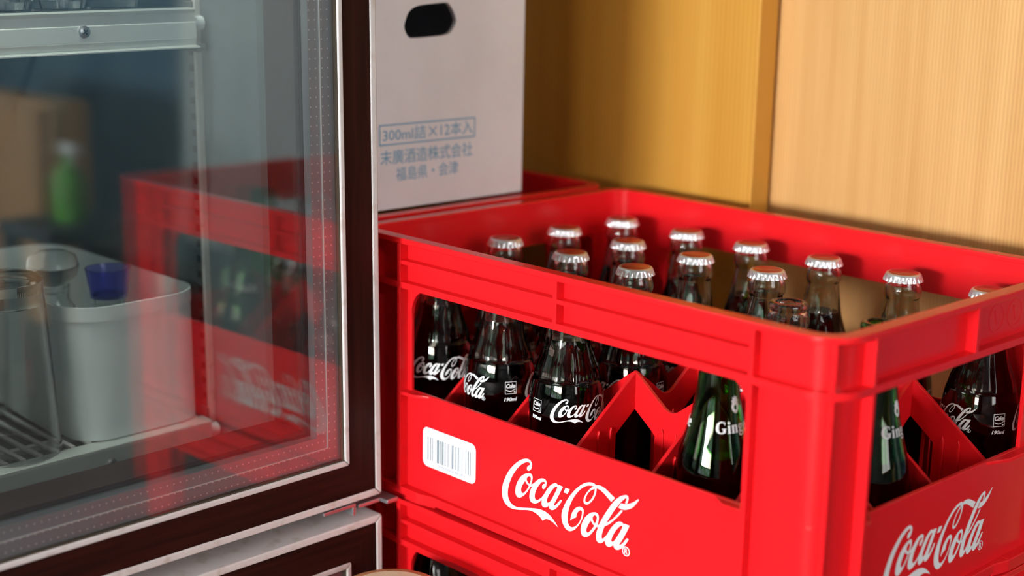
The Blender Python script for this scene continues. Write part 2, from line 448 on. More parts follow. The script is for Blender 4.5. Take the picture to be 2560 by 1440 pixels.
GARDEN = emit('window_garden', (0.55, 0.62, 0.66), WINDOW_REST, (0.10, 0.30, 0.10), 5.0)
xs = (WX0 + 0.04, 0.31, 0.35, 0.95, 0.99, WX1 - 0.04)
for a, b in ((0, 1), (2, 3), (4, 5)):
    for z0, z1 in ((WZ0 + 0.03, CZ0 - 0.03), (CZ0, CZ1), (CZ1 + 0.03, WZ1 - 0.04)):
        mid = z0 == CZ0
        box_obj('pane', (xs[a], xs[b], WY - 0.02, WY - 0.012, z0, z1), SKY if mid and a == 2 else PALE if mid and a == 4 else GARDEN, win)

# ------------------------------------------------------------------ red bottle crate
W, D, PM, PITCH = 0.46465, 0.32065, 0.03265, 0.072
R0 = 0.026
ZW0, ZW1 = -0.0392, -0.122          # window top and bottom
# the side windows start / end this far from the crate's edges (long side, short side)
WIN_A, WIN_B = (0.070, 0.046), (0.070, 0.073)
def arc(cx, cy_, r_, a0, n):
    """quarter arc with a short straight lead-in and lead-out, so the flat sides stay flat in shading"""
    P = []
    for i in range(n + 1):
        a = math.radians(a0 + 90 * i / n)
        P.append((cx + r_ * math.cos(a), cy_ + r_ * math.sin(a)))
    a, b = math.radians(a0), math.radians(a0 + 90)
    return [(P[0][0] + 0.002 * math.sin(a), P[0][1] - 0.002 * math.cos(a))] + P + [(P[-1][0] - 0.002 * math.sin(b), P[-1][1] + 0.002 * math.cos(b))]
def rr(d, n=8):
    r_ = R0 - d; out = []
    for cx, cy_, a0 in ((W - R0, R0, -90), (W - R0, D - R0, 0), (R0, D - R0, 90), (R0, R0, 180)):
        out += arc(cx, cy_, r_, a0, n)
    return out
def ring(bm, d0, d1, z0, z1):
    a, b = rr(d0), rr(d1)
    loft_closed(bm, [[(x, y, z0) for x, y in a], [(x, y, z1) for x, y in a], [(x, y, z1) for x, y in b], [(x, y, z0) for x, y in b]])
SIDES = [((0, 0), (1, 0), (0, 1), W), ((W, 0), (0, 1), (-1, 0), D), ((W, D), (-1, 0), (0, -1), W), ((0, D), (0, -1), (1, 0), D)]
def sp(side, u_, d, z):
    o, a, b, L = SIDES[side]
    return (o[0] + a[0] * u_ + b[0] * d, o[1] + a[1] * u_ + b[1] * d, z)
def sbox(bm, side, u0, u1, d0, d1, z0, z1):
    hexa(bm, [sp(side, u0, d0, z0), sp(side, u1, d0, z0), sp(side, u1, d1, z0), sp(side, u0, d1, z0),
              sp(side, u0, d0, z1), sp(side, u1, d0, z1), sp(side, u1, d1, z1), sp(side, u0, d1, z1)])
def corner_strip(bm, k, ext, ext2, d0, d1, z0, z1, n=8):
    """piece of the ring round corner k (k=0: front right)"""
    def path(d):
        cx, cy_, a0 = ((W - R0, R0, -90), (W - R0, D - R0, 0), (R0, D - R0, 90), (R0, R0, 180))[k]
        P = [sp(k, SIDES[k][3] - ext, d, 0)[:2]]
        P += arc(cx, cy_, R0 - d, a0, n)
        P.append(sp((k + 1) % 4, ext2, d, 0)[:2])
        return P
    A, B = path(d0), path(d1)
    ls = [[bm.verts.new((x, y, z)) for x, y in q] for q, z in ((A, z0), (A, z1), (B, z1), (B, z0))]
    for a in range(4):
        P, Q = ls[a], ls[(a + 1) % 4]
        for i in range(len(P) - 1):
            bm.faces.new((P[i], P[i + 1], Q[i + 1], Q[i]))
    for e in (0, -1):
        bm.faces.new([l[e] for l in ls])
    return None
RIBS = (0.0615, 0.0392)             # vertical ribs, long and short side
def logo_vf():
    return merge2d([fill2d([smooth_loop(s) for s in comp]) for comp in LOGO] +
                   [fill2d([ellipse(0.0573, -0.01915, 0.0035, 0.0035), ellipse(0.0573, -0.01915, 0.0028, 0.0028)])] +
                   [fit2d(text2d('R', 0.01, bold=0.02), 0.0558, 0.0589, -0.0212, -0.0171)])
LOGO_VF = logo_vf()

def make_crate():
    root = empty('bottle_crate')
    bm = bmesh.new(); ring(bm, 0, 0.0115, -0.0047, 0)
    mesh_obj('rim', bm, RED, root, bevel=0.0011, seg=3)
    bm = bmesh.new()
    ring(bm, 0.008, 0.0113, ZW0, -0.0040)
    ring(bm, 0.0004, 0.0085, ZW0, -0.0344)
    for s in range(4):
        L = SIDES[s][3]
        if s % 2 == 0:
            sbox(bm, s, RIBS[0] + 0.0012, L - RIBS[0] - 0.0012, 0.0005, 0.0085, -0.0203, -0.0172)
        sbox(bm, s, L / 2 - 0.0019, L / 2 + 0.0019, 0.0003, 0.0085, -0.0350, -0.0040)
        # filleted upper corners of the window
        for sg in (0, 1):
            fr_ = 0.007 if (s % 2 and sg == 0) else 0.021
            pts = [(0, 0)] + [(fr_ * (1 - math.sin(a)), -fr_ * (1 - math.cos(a))) for a in [math.radians(90 * i / 8) for i in range(9)]]
            f = (lambda p_, q, d, s=s, L=L, sg=sg: sp(s, (WIN_A[s % 2] + p_) if sg == 0 else (L - WIN_B[s % 2] - p_), d, ZW0 + 0.0002 + q))
            prism(bm, pts, f, 0.008, 0.0113)
    mesh_obj('upper_band', bm, RED, root, bevel=0.0007, seg=2)
    for k in range(4):
        bm = bmesh.new()
        corner_strip(bm, k, WIN_B[k % 2], WIN_A[(k + 1) % 2], 0.008, 0.0113, ZW1 - 0.001, ZW0 + 0.001)
        L = SIDES[k][3]
        RU, RV = RIBS[k % 2], RIBS[(k + 1) % 2]
        sbox(bm, k, L - RU - 0.0038, L - RU, 0.0003, 0.0088, -0.2030, -0.0042)
        sbox(bm, (k + 1) % 4, RV, RV + 0.0038, 0.0003, 0.0088, -0.2030, -0.0042)
        cx, cy_, ang = ((W - R0, R0, -45), (W - R0, D - R0, 45), (R0, D - R0, 135), (R0, R0, 225))[k]
        a = math.radians(ang); e, t = Vector((math.cos(a), math.sin(a))), Vector((-math.sin(a), math.cos(a))) * 0.0017
        q = [Vector((cx, cy_)) + e * rad + t * sg for rad, sg in ((R0 - 0.009, -1), (R0 - 0.0006, -1), (R0 - 0.0006, 1), (R0 - 0.009, 1))]
        hexa(bm, [(v.x, v.y, -0.2030) for v in q] + [(v.x, v.y, -0.0042) for v in q])
        mesh_obj('corner_post', bm, RED, root, bevel=0.0007, seg=2)
    bm = bmesh.new()
    ring(bm, 0.008, 0.0115, -0.2085, ZW1)
    ring(bm, 0.0035, 0.0086, -0.2085, -0.2015)
    for k in range(4):
        corner_strip(bm, k, 0.086, 0.086, 0.0002, 0.0084, -0.2105, -0.2012)
    for s in range(4):
        L = SIDES[s][3]
        for f in (lambda u_: u_, lambda u_, L=L: L - u_):
            prism(bm, [(f(0.0858), 0.0084), (f(0.0858), 0.0002), (f(0.0885), 0.0004), (f(0.094), 0.0018), (f(0.100), 0.0032), (f(0.104), 0.0036), (f(0.104), 0.0084)], lambda p_, q, z, s=s: sp(s, p_, q, z), -0.2103, -0.2013)
        for a, b, c in ((RIBS[s % 2] + 0.0015, WIN_A[s % 2] + (0.010, 0.002)[s % 2], WIN_A[s % 2] + (0.022, 0.012)[s % 2]), (L - RIBS[s % 2] - 0.0015, L - WIN_B[s % 2] - (0.010, 0.026)[s % 2], L - WIN_B[s % 2] - (0.022, 0.046)[s % 2])):
            prism(bm, [(a, 0.0084), (a, 0.0006), (b, 0.0006), (c, 0.0082)], lambda p_, q, z, s=s: sp(s, p_, q, z), ZW1 - 0.0032, ZW1 - 0.0002)
    mesh_obj('lower_panel', bm, RED, root, bevel=0.0008, seg=2)
    box_obj('floor_panel', (0.0110, W - 0.0110, 0.0110, D - 0.0110, -0.2085, -0.2057), RED, root)
    # partition walls: peaks where they cross, a valley between, an arch cut out under every crossing
    PK, LO, AP, HZ, HW = -0.085, -0.1085, -0.114, -0.128, 0.0215
    for axis, n_cell, n_wall, L in (('x', 6, 3, W), ('y', 4, 5, D)):
        nodes = [PM / 2 + k * PITCH for k in range(1, n_cell)]
        end = -0.085 - 0.74 * (nodes[0] - 0.0113)
        top = [(0.0113, end)]
        for i, s in enumerate(nodes):
            top += [(s - 0.0022, PK - 0.0012), (s, PK), (s + 0.0022, PK - 0.0012)]
            if i < len(nodes) - 1:
                mid = s + PITCH / 2
                top += [(mid - 0.006, LO + 0.0015), (mid - 0.002, LO), (mid + 0.002, LO), (mid + 0.006, LO + 0.0015)]
        top += [(L - 0.0113, end)]
        bot = [(L - 0.0113, -0.2056)]
        for s in reversed(nodes):
            bot += [(s + HW, -0.2056), (s + HW, HZ - 0.002), (s + HW - 0.002, HZ), (s + 0.002, AP - 0.0006), (s - 0.002, AP - 0.0006), (s - HW + 0.002, HZ), (s - HW, HZ - 0.002), (s - HW, -0.2056)]
        bot += [(0.0113, -0.2056)]
        for j in range(1, n_wall + 1):
            c = PM / 2 + j * PITCH
            bm = bmesh.new()
            fn = (lambda s, z, d, c=c: (s, c + d, z)) if axis == 'x' else (lambda s, z, d, c=c: (c + d, s, z))
            prism(bm, top + bot, fn, -0.0016, 0.0016)
            for k in range(n_cell):
                mid = PM / 2 + (k + 0.5) * PITCH
                if k == 0: mid += 0.012 - 0.010
                for dd in (-0.0065, 0.0065):
                    prism(bm, [(mid + dd - 0.0013, -0.2054), (mid + dd + 0.0013, -0.2054), (mid + dd + 0.0013, -0.126), (mid + dd, -0.1225), (mid + dd - 0.0013, -0.126)], fn, -0.0029, 0.0029)
            mesh_obj('divider', bm, RED, root, bevel=0.0006, seg=2)
    for s, uc in ((0, 0.2424), (1, 0.1463), (2, 0.2424), (3, 0.1745)):
        me = print_data('logo', LOGO_VF, lambda a, b, s=s, uc=uc: sp(s, uc + a, 0.0078, -0.16485 + b), WHITE_INK)
        data_obj('logo', me, None, root)
    # raised moulding marks on the short sides
    for s in (1, 3):
        bm = bmesh.new()
        for uc in (0.197, 0.222):
            o_, i_ = ellipse(uc, -0.0185, 0.0105, 0.0105, 24), ellipse(uc, -0.0185, 0.0088, 0.0088, 24)
            loft_closed(bm, [[sp(s, a, 0.0084, b) for a, b in o_], [sp(s, a, 0.0077, b) for a, b in o_], [sp(s, a, 0.0077, b) for a, b in i_], [sp(s, a, 0.0084, b) for a, b in i_]])
            prism(bm, [(uc - 0.0035, -0.013), (uc - 0.0015, -0.013), (uc + 0.0022, -0.0235), (uc + 0.0002, -0.0235)], lambda a, b, d, s=s: sp(s, a, d, b), 0.0084, 0.0077)
        mesh_obj('moulding_mark', bm, RED, root)
    return root

crate = make_crate()
tag(crate, 'topmost red bottle crate with the barcode label, holding the cola bottles', 'crate', 'red bottle crates')
crate_low = copy_tree(crate); crate_low.location = (0, 0, -0.2115)
tag(crate_low, 'red bottle crate directly underneath the crate with the barcode label', 'crate', 'red bottle crates')
crate_back = copy_tree(crate); crate_back.location = (-0.4765, 0.001, 0.0)
tag(crate_back, 'red bottle crate carrying the grey cardboard box, behind the fridge', 'crate', 'red bottle crates')
crate_back_low = copy_tree(crate); crate_back_low.location = (-0.4765, 0.001, -0.2115)
tag(crate_back_low, 'red bottle crate on the floor under the crate with the cardboard box', 'crate', 'red bottle crates')
# barcode label stuck on the top crate only
lab = mesh_obj('barcode_label', flat_bm(fill2d([round_rect(0.0850, 0.1462, -0.1795, -0.1475, 0.0052)]), lambda a, b: (a, 0.0077, b)), LABEL_WHITE, crate)
lab['label'] = 'white barcode label with rounded corners'
BARS = [(0.0906, 0.0916), (0.0936, 0.0945), (0.0961, 0.0968), (0.1018, 0.1028), (0.1031, 0.1040), (0.1052, 0.1060), (0.1074, 0.1082), (0.1086, 0.1094), (0.1109, 0.1116), (0.1144, 0.1150), (0.1196, 0.1209),
        (0.1237, 0.1243), (0.1262, 0.1271), (0.1284, 0.1288), (0.1308, 0.1313), (0.1349, 0.1354), (0.1375, 0.1384), (0.1392, 0.1394), (0.1401, 0.1407),
        (0.0980, 0.0982), (0.0996, 0.0998), (0.1126, 0.1128), (0.1162, 0.1164), (0.1186, 0.1190), (0.1228, 0.1231), (0.1328, 0.1330)]
bv = merge2d([(rect2d(a, b, -0.1738, -0.1546), [(0, 1, 2, 3)]) for a, b in BARS])
mesh_obj('barcode', flat_bm(bv, lambda a, b: (a, 0.0076, b)), BAR_INK, lab)
mesh_obj('number', flat_bm(fit2d(text2d('1000000069618', 0.004), 0.1013, 0.1316, -0.1771, -0.1747), lambda a, b: (a, 0.0076, b)), GREY_INK, lab)

# ------------------------------------------------------------------ bottles
BZ = -0.2057     # crate floor
COKE_P = [(0.0, 0.0035), (0.018, 0.0020), (0.0225, 0.0004), (0.0250, 0.0006), (0.0268, 0.004), (0.0272, 0.010), (0.0264, 0.028), (0.0260, 0.045), (0.0262, 0.062), (0.0267, 0.078), (0.0270, 0.0845),
          (0.0276, 0.0862), (0.0280, 0.092), (0.02785, 0.097), (0.0275, 0.1015), (0.0270, 0.1055), (0.0264, 0.1090), (0.0258, 0.1120), (0.0254, 0.1140), (0.0251, 0.1150), (0.0248, 0.1156), (0.0244, 0.1180), (0.0232, 0.1230), (0.0208, 0.1290), (0.0184, 0.1360), (0.0166, 0.1430),
          (0.0155, 0.1490), (0.0147, 0.1545), (0.0139, 0.1600), (0.0131, 0.1655), (0.0128, 0.1680), (0.0129, 0.1692), (0.0140, 0.1706), (0.0146, 0.1730), (0.0146, 0.1750), (0.0141, 0.1775), (0.0136, 0.1795), (0.0130, 0.1805), (0.0130, 0.1850), (0.0124, 0.1868), (0.0110, 0.1873)]
def inner_of(prof, t, ztop, zbase, rmin=0.0083):
    q = [(max(rmin, r_ - t), z) for r_, z in prof if zbase < z < ztop]
    q = [(a, b) for i, (a, b) in enumerate(q)]
    return q
def flute(r_, z, a):
    # ten flutes on the shoulder, scalloped at their lower end
    lo_, hi_ = 0.1153, 0.1560
    if z < lo_ or z > hi_: return r_
    w = min(1.0, (hi_ - z) / 0.026)
    c = abs(math.cos(5 * a))
    return r_ - 0.0019 * w * (c ** 0.7)
def bottle_data(name, prof, ring_top, rf, n, mat, t=0.0030, zb=0.006):
    z_top = prof[-1][1]
    inn = inner_of(prof, t, z_top - 0.001, zb)
    full = list(prof) + [(0.0095, z_top), (0.0086, z_top - 0.001)] + list(reversed(inn)) + [(inn[0][0] * 0.7, zb), (0.0, zb + 0.0008)]
    bm = bmesh.new(); lathe(bm, full, n, rf, caps=False)
    me = bpy.data.meshes.new(name); bmesh.ops.recalc_face_normals(bm, faces=bm.faces[:]); bm.to_mesh(me); bm.free()
    me.materials.append(mat)
    me.polygons.foreach_set('use_smooth', [True] * len(me.polygons))
    return me, inn
def liquid_data(name, inn, level, mat, n=40):
    q = [(r_ + 0.0004, z - 0.0004) for r_, z in inn if z < level]
    z0 = [p_ for p_ in inn if p_[1] < level][-1]; z1 = [p_ for p_ in inn if p_[1] >= level][0]
    f = (level - z0[1]) / (z1[1] - z0[1]); rl = z0[0] + (z1[0] - z0[0]) * f + 0.0004
    bm = bmesh.new(); lathe(bm, [(0.0, q[0][1] + 0.0004)] + q + [(rl, level), (0.0, level)], n, None, caps=False)
    me = bpy.data.meshes.new(name); bmesh.ops.recalc_face_normals(bm, faces=bm.faces[:]); bm.to_mesh(me); bm.free()
    me.materials.append(mat)
    me.polygons.foreach_set('use_smooth', [True] * len(me.polygons)); me.set_sharp_from_angle(angle=math.radians(40))
    return me
def prof_r(prof, z):
    for (r0, z0), (r1, z1) in zip(prof, prof[1:]):
        if z0 <= z <= z1 and z1 > z0: return r0 + (r1 - r0) * (z - z0) / (z1 - z0)
    return prof[-1][0]
def wrap_print(name, vf, prof, theta, zc, mat, rref=None, lift=0.00012):
    rref = rref or prof_r(prof, zc)
    s = sliced(vf, 0.0016)
    def fn(a, b):
        z = zc + b; r_ = prof_r(prof, z) + lift; t = theta + a / rref
        return (r_ * math.cos(t), r_ * math.sin(t), z)
    return print_data(name, s, fn, mat)
def cap_data():
    def rf(r_, z, a):
        if z > 0.0042: return r_
        w = min(1.0, (0.0042 - z) / 0.0032)
        return r_ + 0.0008 * w * (abs(math.cos(10.5 * a)) ** 0.6 * 2 - 1.2)
    bm = bmesh.new()
    lathe(bm, [(0.0132, 0.0), (0.0146, 0.0), (0.0143, 0.0012), (0.0139, 0.0028), (0.0136, 0.0042), (0.0133, 0.0050), (0.0127, 0.0056), (0.0118, 0.0059), (0.0112, 0.0058), (0.0, 0.0059)], 126, rf, caps=False)
    me = bpy.data.meshes.new('cap'); bmesh.ops.recalc_face_normals(bm, faces=bm.faces[:]); bm.to_mesh(me); bm.free()
    me.materials.append(STEEL); me.polygons.foreach_set('use_smooth', [True] * len(me.polygons)); me.set_sharp_from_angle(angle=math.radians(50))
    bm = bmesh.new(); lathe(bm, [(0.0, 0.00605), (0.0110, 0.00600), (0.0112, 0.0058)], 40, None, caps=False)
    pr = bpy.data.meshes.new('cap_print'); bm.to_mesh(pr); bm.free(); pr.materials.append(CAP_RED)
    pr.polygons.foreach_set('use_smooth', [True] * len(pr.polygons))
    return me, pr

coke_me, coke_in = bottle_data('glass', COKE_P, 0.187, flute, 80, GLASS)
cola_me = liquid_data('cola', coke_in, 0.1452, COLA)
cap_me, cap_pr = cap_data()
K = 0.43
logo_small = ([(a * K, b * K) for a, b in LOGO_VF[0]], LOGO_VF[1])
badge = merge2d([fill2d([rect2d(-0.0046, 0.0046, -0.0048, 0.0048), rect2d(-0.00425, 0.00425, -0.00445, 0.00445)]),
                 fit2d(text2d('Coke', 0.005, shear=0.25, bold=0.035, spacing=0.9), -0.0038, 0.0038, -0.0002, 0.0032),
                 fill2d([smooth_loop("-380,-120 -280,-160 -150,-215 0,-225 150,-175 280,-115 400,-80* 400,-110 280,-160 150,-235 0,-300 -150,-290 -280,-235 -380,-190")]),
                 fill2d([ellipse(0.0030, -0.0034, 0.0007, 0.0007, 12)]),
                 fit2d(text2d('190ml', 0.004, shear=0.2, bold=0.045), -0.0052, 0.0052, -0.0106, -0.0076)])
LOGO_Z = 0.0965
prints = [wrap_print('logo', logo_small, COKE_P, 0.0, LOGO_Z, WHITE_INK), wrap_print('logo', logo_small, COKE_P, math.pi, LOGO_Z, WHITE_INK),
          wrap_print('badge', badge, COKE_P, math.pi / 2 + 0.08, LOGO_Z + 0.001, WHITE_INK), wrap_print('badge', badge, COKE_P, -math.pi / 2 + 0.08, LOGO_Z + 0.001, WHITE_INK)]

def cell(r_, c): return (PM / 2 + (c - 0.5) * PITCH, PM / 2 + (4 - r_ + 0.5) * PITCH, BZ)
def make_coke():
    root = empty('cola_bottle')
    data_obj('glass', coke_me, None, root)
    data_obj('cola', cola_me, None, root)
    for me in prints:
        data_obj(me.name.split('.')[0], me, None, root)
    cp = data_obj('cap', cap_me, None, root); cp.location = (0, 0, 0.1826)
    data_obj('cap_print', cap_pr, None, cp)
    return root
proto = make_coke()
ORD = ('', 'first', 'second', 'third', 'fourth', 'fifth', 'sixth')
def view_angle(x, y):
    return math.atan2(cam.location.y - y, cam.location.x - x)
CAMXY = (0.934599, -0.716525)
rng = random.Random(5)
GR = 'capped cola bottles in the top crate'
placed = 0
LOOK = {(4, 1): 6, (4, 2): -77, (4, 3): 35, (1, 6): -63, (1, 5): 75, (3, 3): 140, (3, 2): 60}
OFF = {(2, 1): (-0.0025, 0.0008), (3, 2): (0.0022, 0.0012), (1, 2): (0.0022, 0.0010), (1, 3): (-0.0008, 0.001), (2, 4): (-0.001, -0.001)}
for (r_, c), lab_ in {
    (1, 1): 'capped cola bottle in the far left corner of the crate, under the rounded rim corner',
    (1, 2): 'capped cola bottle, second from the left along the crate wall nearest the wooden wall',
    (1, 3): 'capped cola bottle, third from the left along the crate wall nearest the wooden wall',
    (1, 4): 'capped cola bottle, fourth from the left along the wooden wall, drink level showing',
    (1, 5): 'capped cola bottle standing alone, fifth from the left along the wooden wall',
    (1, 6): 'cola bottle in the far right corner, cap half hidden behind the right rim',
    (2, 1): 'capped cola bottle at the left wall of the crate, second from the wooden wall',
    (2, 2): 'capped cola bottle second from the left in the second row from the wooden wall',
    (2, 3): 'capped cola bottle third from the left in the second row from the wooden wall',
    (2, 4): 'capped cola bottle just behind the open clear bottle mouth',
    (3, 1): 'capped cola bottle at the left wall of the crate, third from the wooden wall',
    (3, 2): 'capped cola bottle in the third row from the wooden wall, second from the left',
    (3, 3): 'capped cola bottle whose cap is nearest the viewer, right behind the front rim',
    (4, 1): 'cola bottle behind the front window, leftmost, its whole white script facing out',
    (4, 2): 'cola bottle behind the front window, second, script at its left and square badge at right',
    (4, 3): 'cola bottle behind the front window beside the empty cell, square badge at its left',
}.items():
    o = proto if placed == 0 else copy_tree(proto)
    placed += 1
    x, y, z = cell(r_, c)
    dx, dy = OFF.get((r_, c), (0, 0))
    o.location = (x + dx, y + dy, z)
    va = math.atan2(CAMXY[1] - y, CAMXY[0] - x)
    o.rotation_euler[2] = va + math.radians(LOOK.get((r_, c), rng.uniform(-180, 180)))
    tag(o, lab_, 'bottle', GR)
# two more in the crate below, seen through its window
for c, lab_ in ((1, 'cola bottle in the lower crate, leftmost, behind its dark window'), (2, 'cola bottle in the lower crate, second from the left')):
    o = copy_tree(proto); x, y, z = cell(4, c)
    o.location = (x, y, z - 0.2115); o.rotation_euler[2] = rng.uniform(0, 6)
    tag(o, lab_, 'bottle', 'cola bottles in the lower crate')

# ginger ale bottles
GING_P = [(0.0, 0.0035), (0.019, 0.0020), (0.0240, 0.0004), (0.0265, 0.0008), (0.0288, 0.005), (0.0292, 0.020), (0.0292, 0.050), (0.0290, 0.062), (0.0283, 0.071), (0.0266, 0.084), (0.0245, 0.0945), (0.0218, 0.104), (0.0192, 0.1135), (0.0176, 0.1205), (0.0160, 0.129),
          (0.0147, 0.137), (0.0139, 0.145), (0.0134, 0.153), (0.0130, 0.162), (0.0127, 0.168), (0.0128, 0.1695), (0.0140, 0.1708), (0.0145, 0.1735), (0.0141, 0.177), (0.0133, 0.1795), (0.0128, 0.181), (0.0133, 0.1830), (0.0133, 0.1858), (0.0124, 0.1875), (0.0108, 0.1880)]
ging_me, ging_in = bottle_data('glass', GING_P, 0.188, None, 64, GREEN, t=0.0028)
ale_me = liquid_data('ginger_ale', ging_in, 0.0960, GINGER)
# bold serif letters, outlines in hundredths of a millimetre before scaling
GLYPH = {
 'G': (720, ["590,690* 590,480* 560,480* 530,580 460,640 370,645 260,600 205,480 200,350 210,220 260,100 370,55 430,60 460,75 460,230 450,265 390,275* 390,305* 680,305* 680,275* 640,265 630,240 630,80* 520,20 380,-5 220,20 90,110 30,240 25,370 60,530 160,650 320,705 450,695 530,660 560,690*"]),
 'i': (290, ["40,440* 210,480* 210,60 225,30 260,25* 260,0* 20,0* 20,25* 55,30 70,60 70,380 60,410 40,415*", "140,540 215,575 220,650 140,700 65,650 65,575"]),
 'n': (540, ["20,440* 190,480* 200,410* 260,460 340,480 420,455 455,390 460,300 460,60 475,30 510,25* 510,0* 280,0* 280,25* 310,32 320,60 320,330 310,380 270,400 225,375 205,340 205,60 218,32 245,25* 245,0* 20,0* 20,25* 55,30 65,60 65,380 55,410 20,415*"]),
 'g': (500, ["230,480 330,462 400,440 470,475* 470,400* 415,390 420,320 390,220 300,165 215,160 170,120 230,90 360,70 450,20 470,-70 420,-160 300,-205 170,-205 60,-170 25,-90 70,-20 110,10 70,60 80,130 130,175 70,230 40,320 70,410 140,465", "230,435 275,400 285,320 270,230 230,205 190,230 175,320 190,400", "150,-10 300,-20 370,-60 350,-120 260,-150 160,-135 110,-80"]),
 'e': (490, ["450,245* 440,370 370,460 250,480 110,430 40,320 30,220 70,90 170,10 270,-5 370,20 450,100* 420,120* 360,75 290,70 220,100 185,170 180,245*", "185,285* 190,360 220,430 260,430 290,380 295,285*"]),
 'r': (420, ["20,440* 190,480* 200,390* 250,450 320,480 380,465 405,410 380,350 330,340 290,360 270,385 230,370 205,320 205,60 220,32 270,25* 270,0* 20,0* 20,25* 55,30 65,60 65,380 55,410 20,415*"]),
 'A': (690, ["0,0* 0,25* 50,40 270,690* 360,690* 620,50 670,25* 670,0* 400,0* 400,25* 450,40 400,190* 200,190* 150,60 160,35 210,25* 210,0*", "215,235* 385,235* 300,480*"]),
 'l': (270, ["20,660* 190,700* 190,60 205,30 240,25* 240,0* 10,0* 10,25* 45,30 55,60 55,600 45,630 20,635*"]),
}
def serif(word, k):
    x = 0; parts = []
    for ch in word:
        adv, loops = GLYPH[ch]
        v_, f_ = fill2d([smooth_loop(s, k) for s in loops])
        parts.append(([(a + x * k, b) for a, b in v_], f_)); x += adv
    v_, f_ = merge2d(parts)
    return [(a - x * k / 2, b) for a, b in v_], f_
gtxt = serif('Ginger', 1.12e-5)
g_ale = wrap_print('lettering', serif('Ale', 1.12e-5), GING_P, -2.35, 0.1130, WHITE_INK)
g_print = wrap_print('lettering', gtxt, GING_P, 0.0, 0.1130, WHITE_INK)
crest = fill2d([smooth_loop("0,900* 90,760 230,820* 210,640 330,560* 250,420 330,200 260,-60 120,-220 0,-300* -120,-220 -260,-60 -330,200 -250,420 -330,560* -210,640 -230,820* -90,760"), ellipse(0.0, 0.0010, 0.0013, 0.0018)])
g_crest = wrap_print('crest', crest, GING_P, 0.0, 0.1285, WHITE_INK)
def make_ginger():
    root = empty('ginger_ale_bottle')
    data_obj('glass', ging_me, None, root); data_obj('ginger_ale', ale_me, None, root)
    data_obj('lettering', g_print, None, root); data_obj('lettering', g_ale, None, root); data_obj('crest', g_crest, None, root)
    return root
g1 = make_ginger(); g2 = copy_tree(g1)
for o, (r_, c), look, off, lab_ in ((g1, (4, 5), 48, (-0.0026, -0.0006), 'green glass ginger ale bottle behind the front window, left of the corner post'),
                                    (g2, (3, 6), 66, (0.001, 0.0), 'green glass ginger ale bottle seen through the side window, right of the corner post')):
    x, y, z = cell(r_, c)
    o.location = (x + off[0], y + off[1], z)
    o.rotation_euler[2] = math.atan2(CAMXY[1] - y, CAMXY[0] - x) + math.radians(look)
    tag(o, lab_, 'bottle', 'green ginger ale bottles')
# open clear bottle
CLR_P = [(0.0, 0.0035), (0.019, 0.0020), (0.0240, 0.0004), (0.0262, 0.0010), (0.0275, 0.006), (0.0275, 0.100), (0.0262, 0.112), (0.0220, 0.124), (0.0180, 0.135), (0.0158, 0.147), (0.0146, 0.158), (0.0140, 0.166), (0.0147, 0.1700), (0.0151, 0.1735), (0.0149, 0.1765), (0.0140, 0.1790), (0.0131, 0.1805), (0.0128, 0.1818), (0.0134, 0.1832), (0.0137, 0.1850), (0.0133, 0.1868), (0.0122, 0.1876), (0.0108, 0.1878)]
clr_me, clr_in = bottle_data('glass', CLR_P, 0.188, None, 64, CLEAR, t=0.0035)
root = empty('clear_bottle')
data_obj('glass', clr_me, None, root)
LIME = plain('lime_ink', (0.42, 0.60, 0.06), 0.5)
vf = sliced(fill2d([rect2d(-0.020, 0.020, 0.004, 0.022)]), 0.002)
data_obj('white_band', wrap_print('white_band', vf, CLR_P, 0, 0.098, WHITE_INK), None, root)
for k in range(4):
    x0 = -0.018 + 0.010 * k
    vf = fill2d([[(x0, -0.030), (x0 + 0.0045, -0.030), (x0 + 0.0125, 0.0030), (x0 + 0.008, 0.0030)]])
    data_obj('stripe', wrap_print('stripe', vf, CLR_P, 0, 0.098, WHITE_INK if k == 0 else LIME), None, root)
x, y, z = cell(3, 5)
root.location = (x - 0.0015, y, z); root.rotation_euler[2] = math.atan2(CAMXY[1] - y, CAMXY[0] - x) - 0.2
tag(root, 'open uncapped clear glass bottle standing among the cola bottles', 'bottle')

# ------------------------------------------------------------------ cardboard box on the rear crate
bx = empty('cardboard_box', (-0.030, 0.0, 0.0012))     # printed face in the plane x = 0 of this frame
BW, BH, BD = 0.2215, 0.262, 0.262
hole = smooth_loop("8300,15250 8550,14650 8900,14330 9500,14270 11500,14330 12900,14430 13500,14700 13950,15300 14030,15700 13700,16400 13200,17000 12800,17130 11500,17060 10100,16950 9300,16750 8700,16300")
face = fill2d([rect2d(0.0, BW, 0.0, BH), [(a, b - 0.0012) for a, b in hole]])
bm = flat_bm(face, lambda a, b: (0, a, b))
flat_bm(face, lambda a, b: (-0.004, a, b), bm=bm)
hl = [(a, b - 0.0012) for a, b in hole]
loft_closed(bm, [[(x, a, b) for a, b in hl] for x in (0, -0.004)], close=False)
loft_closed(bm, [[(x, a, b) for a, b in rect2d(0.0, BW, 0.0, BH)] for x in (0, -0.004)], close=False)
bmesh.ops.remove_doubles(bm, verts=bm.verts[:], dist=1e-6)
mesh_obj('printed_panel', bm, CARD, bx)
bm = bmesh.new()
box(bm, -BD, -0.004, 0, 0.004, 0, BH); box(bm, -BD, -0.004, BW - 0.004, BW, 0, BH); box(bm, -BD, -BD + 0.004, 0.004, BW - 0.004, 0, BH)
mesh_obj('carton_wall', bm, CARD, bx)
box_obj('bottom_flap', (-BD + 0.004, -0.004, 0.004, BW - 0.004, 0, 0.004), CARD, bx)
